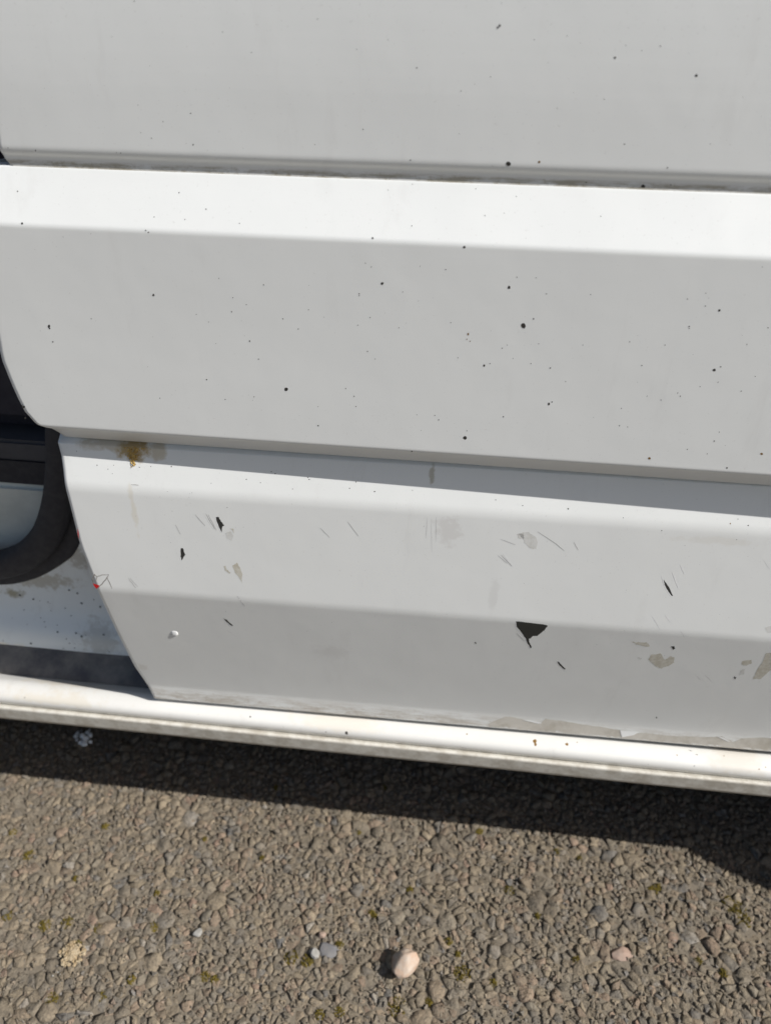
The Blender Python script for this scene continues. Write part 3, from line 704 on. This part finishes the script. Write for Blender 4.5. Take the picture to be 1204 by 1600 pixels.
M_pk = rough_mat('pink_stone', (0.33, 0.235, 0.185), (0.27, 0.21, 0.17), 60, .8, .5, .0015)
M_sl = rough_mat('slate_grey', (0.13, 0.13, 0.14), (0.17, 0.165, 0.16), 60, .8, .4, .0015)
pebble('pebble', 632, 1513, .0195, M_qz, 'largest loose pebble, creamy white with an orange lower edge, near the bottom', 'pebble', (1, .92, .9), 4, .80)
pebble('pebble', 491, 1490, .0095, M_qw, 'small rounded white pebble left of the largest creamy pebble', 'pebble', (1, .7, .6), 5)
pebble('pebble', 503, 1461, .0065, M_pk, 'tiny pink pebble just above the small white pebble', 'pebble', (1, .8, .7), 6)
pebble('pebble', 309, 1458, .0075, M_qw, 'small pale pebble between the cream crumb and the bright chip', 'pebble', (1, .8, .6), 8)
pebble('pebble', 512, 1483, .0145, M_sl, 'flat dark grey stone touching the small white pebble', 'pebble', (1.1, .85, .35), 9, -.35)
pebble('pebble', 970, 1489, .0135, M_pk, 'broad pinkish stone in the lower right of the asphalt', 'pebble', (1.3, .75, .40), 12, -.25, .1)
def litter(name, px, py, r, mat, label, cat, n, seed):
    P = at_z(px, py, .0); random.seed(seed); bm = bmesh.new()
    for k in range(n):
        q = bmesh.ops.create_icosphere(bm, subdivisions=1, radius=1)['verts']; a = random.uniform(0, 6.283); d = r*random.random()**.8; s = r*random.uniform(.05, .17)*(1 if n > 30 else 1.6)
        for v in q:
            c = v.co*s*random.uniform(.55, 1.4); v.co = Vector((math.cos(a)*d+c.x, math.sin(a)*d+c.y, .004+.004*(1-d/r)+c.z*.7))
    o = bm_obj(name, bm, mat, None, False); o.location = (P[0], P[1], .001); return tag(o, label, cat)
M_cream = rough_mat('cream_crumb', (0.38, 0.315, 0.215), (0.30, 0.22, 0.125), 120, .9, .5, .001)
litter('crumb', 114, 1493, .017, M_cream, 'crumbly cream coloured lump near the lower left corner', 'crumb', 170, 4)
litter('crumb', 90, 1524, .006, M_qw, 'tiny white bit just below the crumbly cream lump', 'crumb', 4, 5)
litter('paper_scrap', 132, 1156, .019, M_white, 'crumpled white scrap in the shade beneath the sill', 'scrap', 22, 8)
litter('bright_chip', 284, 1381, .0075, M_qw, 'small bright white chip on sunlit asphalt left of centre', 'chip', 5, 9)
# moss in the joints
M_moss = rough_mat('moss', (0.150, 0.112, 0.018), (0.105, 0.085, 0.018), 160, .95, .4, .001)
MO = "240,1447,5 155,1450,5 105,1440,6 70,1445,6 120,1475,4 245,1395,3 118,1372,3 45,1335,6 165,1290,4 320,1310,3 455,1495,7 480,1500,6 530,1475,4 620,1572,9 722,1520,8 770,1535,4 715,1490,3 580,1425,3 585,1430,3 700,1470,4 748,1297,5 795,1390,5 870,1330,4 1020,1390,5 1150,1420,10 1160,1435,9 1135,1405,6 1028,1385,4 840,1430,3 560,1300,3 640,1390,4 335,1530,4 80,1560,6 160,1555,5 320,1525,5 530,1580,5 410,1340,3 500,1585,5 670,1565,4 905,1340,3 1090,1500,4 1130,1520,4 205,1530,4 12,1430,5 600,1230,3 900,1500,4 20,1300,4 430,1230,3"
random.seed(21); V, F = [], []
for s_ in MO.split():
    px, py, r = map(float, s_.split(',')); P = at_z(px, py, .003); R = r*1.35/1150
    for k in range(int(14+r*10)):
        a = random.uniform(0, 6.283); d = R*random.random()**.5; x, y = P[0]+math.cos(a)*d*1.2, P[1]+math.sin(a)*d*1.2
        hh = .0070*(1.1-d/R*.6); r_ = random.uniform(.0006, .0013); a0 = len(V)
        for q in range(4): V.append((x+math.cos(q*1.57+a)*r_, y+math.sin(q*1.57+a)*r_, random.uniform(.0, .002)))
        V.append((x+random.gauss(0, .0008), y+random.gauss(0, .0008), hh*random.uniform(.7, 1.2)))
        F += [(a0+q, a0+(q+1) % 4, a0+4) for q in range(4)]
o = mesh('moss', V, F, M_moss, None, True); o['kind'] = 'stuff'; tag(o, 'yellow green moss growing in the joints of the asphalt', 'moss')
